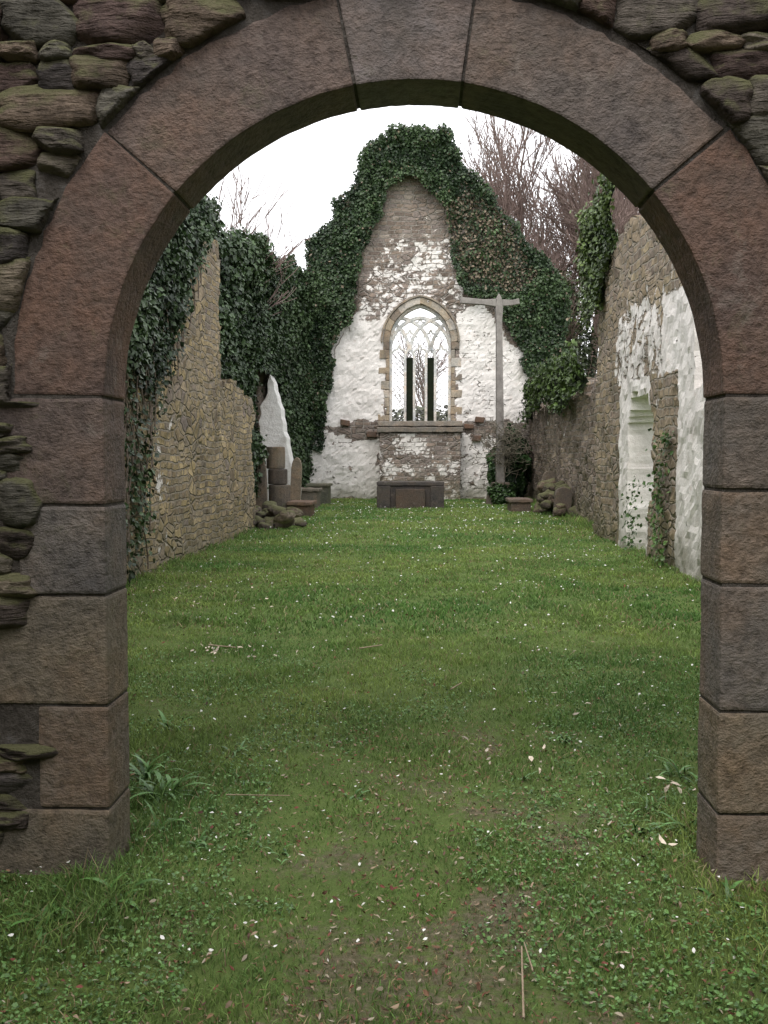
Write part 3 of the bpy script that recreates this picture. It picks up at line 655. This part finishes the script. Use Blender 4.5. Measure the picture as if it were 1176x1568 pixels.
headstone(-4.3,26.4,.42,1.75,.2,tilt=-.03,col=(.17,.135,.105))
headstone(-3.60,28.2,.3,1.6,.16,tilt=.05,col=(.27,.22,.16),shape='round')
headstone(4.0,30.5,.5,1.2,.18,tilt=-.1,col=(.17,.14,.11))
headstone(3.75,26.8,.45,.8,.18,tilt=.1,col=(.12,.10,.085),shape='round')
def ledger(name,x0,x1,y0,y1,h,col,rot=0):
    r=empty(name); boxp('base',x0+.06,x1-.06,y0+.05,y1-.05,-.05,h-.1,M_grave,r,tuple(c*.7 for c in col),.02); 
    boxp('slab',x0,x1,y0,y1,h-.097,h,M_grave,r,col,.025,jit=.012,step=.12); return r
ledger('ledger_tomb',-3.62,-2.92,26.6,27.8,.4,(.19,.13,.095))
ledger('ledger_tomb',-4.0,-3.2,31,32.2,.62,(.24,.21,.17))
ledger('ledger_tomb',-3.9,-3.1,33.5,34.8,.7,(.18,.18,.13))
ledger('ledger_tomb',2.55,3.25,29,30.3,.38,(.17,.13,.105))
ct=empty('coped_tomb')
prism('body',[(2.55,-.05),(3.1,-.05),(3.1,.85),(2.95,.95),(2.7,.95),(2.55,.85)],34.6,35.2,M_grave,ct,(.26,.10,.07),.02)
prism('panel',[(2.62,.15),(3.03,.15),(3.03,.75),(2.62,.75)],34.57,34.62,M_grave,ct,(.20,.08,.06),.01)
t=NT('limewash'); t.l(t.mix(t.ramp(t.noise(3,5,.7),(.5,0.),(.75,.7)),(.80,.79,.77),(.36,.32,.27)),t.b.inputs['Base Color']); t.l(t.bump(t.noise(9,5,.7),.9,.05),t.b.inputs['Normal'])
prism('sloping_buttress',[(-4.78,-.1),(-3.56,-.1),(-3.70,.8),(-3.93,1.8),(-4.13,2.8),(-4.33,3.6),(-4.47,4.05),(-4.54,3.5),(-4.78,3.1)],29.4,30.2,t.m,None,(.7,.7,.7),.03,jit=.05,step=.2)
cr=empty('churchyard_cross'); M_cross=mat_simple('weathered_cross_stone',(.17,.155,.145),(.30,.28,.26),5)
Mr=Matrix.Translation((2.7,34,0))@Matrix.Rotation(.12,4,'Z')@Matrix.Rotation(-.015,4,'Y')
prism('shaft',[(-.15,0),(.15,0),(.095,6.2),(.13,6.55),(.08,6.95),(0,7.1),(-.08,6.95),(-.13,6.55),(-.095,6.2)],-.1,.1,M_cross,cr,bevel=.02,M=Mr)
prism('left_arm',[(-1.32,6.78),(-1.3,6.98),(-.5,6.9),(-.1,6.92),(-.1,6.66),(-.5,6.72)],-.085,.085,M_cross,cr,bevel=.02,M=Mr)
prism('right_arm',[(.1,6.68),(.1,6.9),(.45,6.88),(.68,6.93),(.7,6.75),(.45,6.7)],-.085,.085,M_cross,cr,bevel=.02,M=Mr)
prism('plinth',[(-.45,-.05),(.45,-.05),(.4,.35),(.25,.4),(.25,.75),(-.25,.75),(-.25,.4),(-.4,.35)],-.4,.4,M_grave,cr,(.17,.14,.12),.03,M=Mr)
segs=[]
for k in range(170):
    p=np.array([2.8+random.gauss(0,.4),33.8+random.gauss(0,.3),random.uniform(1.3,2.6)])
    for j in range(4):
        q=p+np.array([random.gauss(0,.16),random.gauss(0,.12),random.gauss(.03,.12)]); segs.append((p,q,.011,.008)); p=q
tubes('dry_bramble',segs,M_bram)
shrub('shrub',(3.0,34.6,1.0),(.75,.6,1.4),9000,.10,(.01,.025,.008),(.05,.10,.03))
shrub('shrub',(2.75,33.5,.35),(.6,.3,.5),2500,.08,(.015,.035,.01),(.06,.12,.03))
def heap(name,pts,cols_):
    V=[];F=[];C=[];off=0
    for (x,y,z,s) in pts:
        v=rock((x,y,z),(s*random.uniform(.8,1.4),s*random.uniform(.7,1.1),s*random.uniform(.5,.8)),3.5,.3,(random.uniform(-.4,.4),random.uniform(-.4,.4),random.uniform(0,3)),ICO3)
        V.append(v);F.append(ICF3+off);off+=len(v);C.append(np.tile(np.array(random.choice(cols_))*random.uniform(.6,1.2),(len(v),1)))
    npmesh(name,np.concatenate(V),np.concatenate(F),M_rub,None,np.concatenate(C),smooth=True)
heap('rubble_heap',[(-3.5+random.gauss(0,.28),23+random.gauss(0,.7),random.uniform(.02,.4)*(1 if i%2 else .4),random.uniform(.07,.2)) for i in range(60)],[(.20,.165,.14),(.26,.21,.17),(.14,.115,.10)])
heap('rubble_heap',[(3.8+random.gauss(0,.2),28.6+random.gauss(0,1.),random.uniform(.05,.8),random.uniform(.1,.26)) for i in range(50)],[(.17,.13,.11),(.24,.18,.14),(.12,.10,.08)])
heap('rubble_heap',[(-3.6+random.gauss(0,.06),13+random.gauss(0,1.),.0,random.uniform(.04,.08)) for i in range(9)],[(.16,.13,.11),(.2,.16,.13)])
tubes('fallen_sticks',[((.29,2.72,.03),(.32,3.08,.055),.004,.003),((.345,2.98,.03),(.33,3.1,.06),.003,.002),((-.5,8.0,.05),(-.32,8.1,.06),.006,.005),((-.9,4.5,.04),(-.6,4.47,.05),.003,.002),((-1.75,8.1,.05),(-1.5,7.95,.06),.007,.005),((.2,6.6,.05),(.28,6.75,.06),.006,.004)],mat_simple('dry_stick',(.30,.23,.16),(.42,.34,.25)),k=6)
# ---------------------------------------------------------------- unseen walls added beside and behind the camera to darken the arch front
for x0,x1,y0,y1 in ((-3.3,-2.6,-4,3.7),(2.6,3.3,-4,3.7),(-3.3,3.3,-4.7,-4)):
    o=boxp('unseen_shade_wall',x0,x1,y0,y1-.005,-.1,WT+.3,M_far,None)
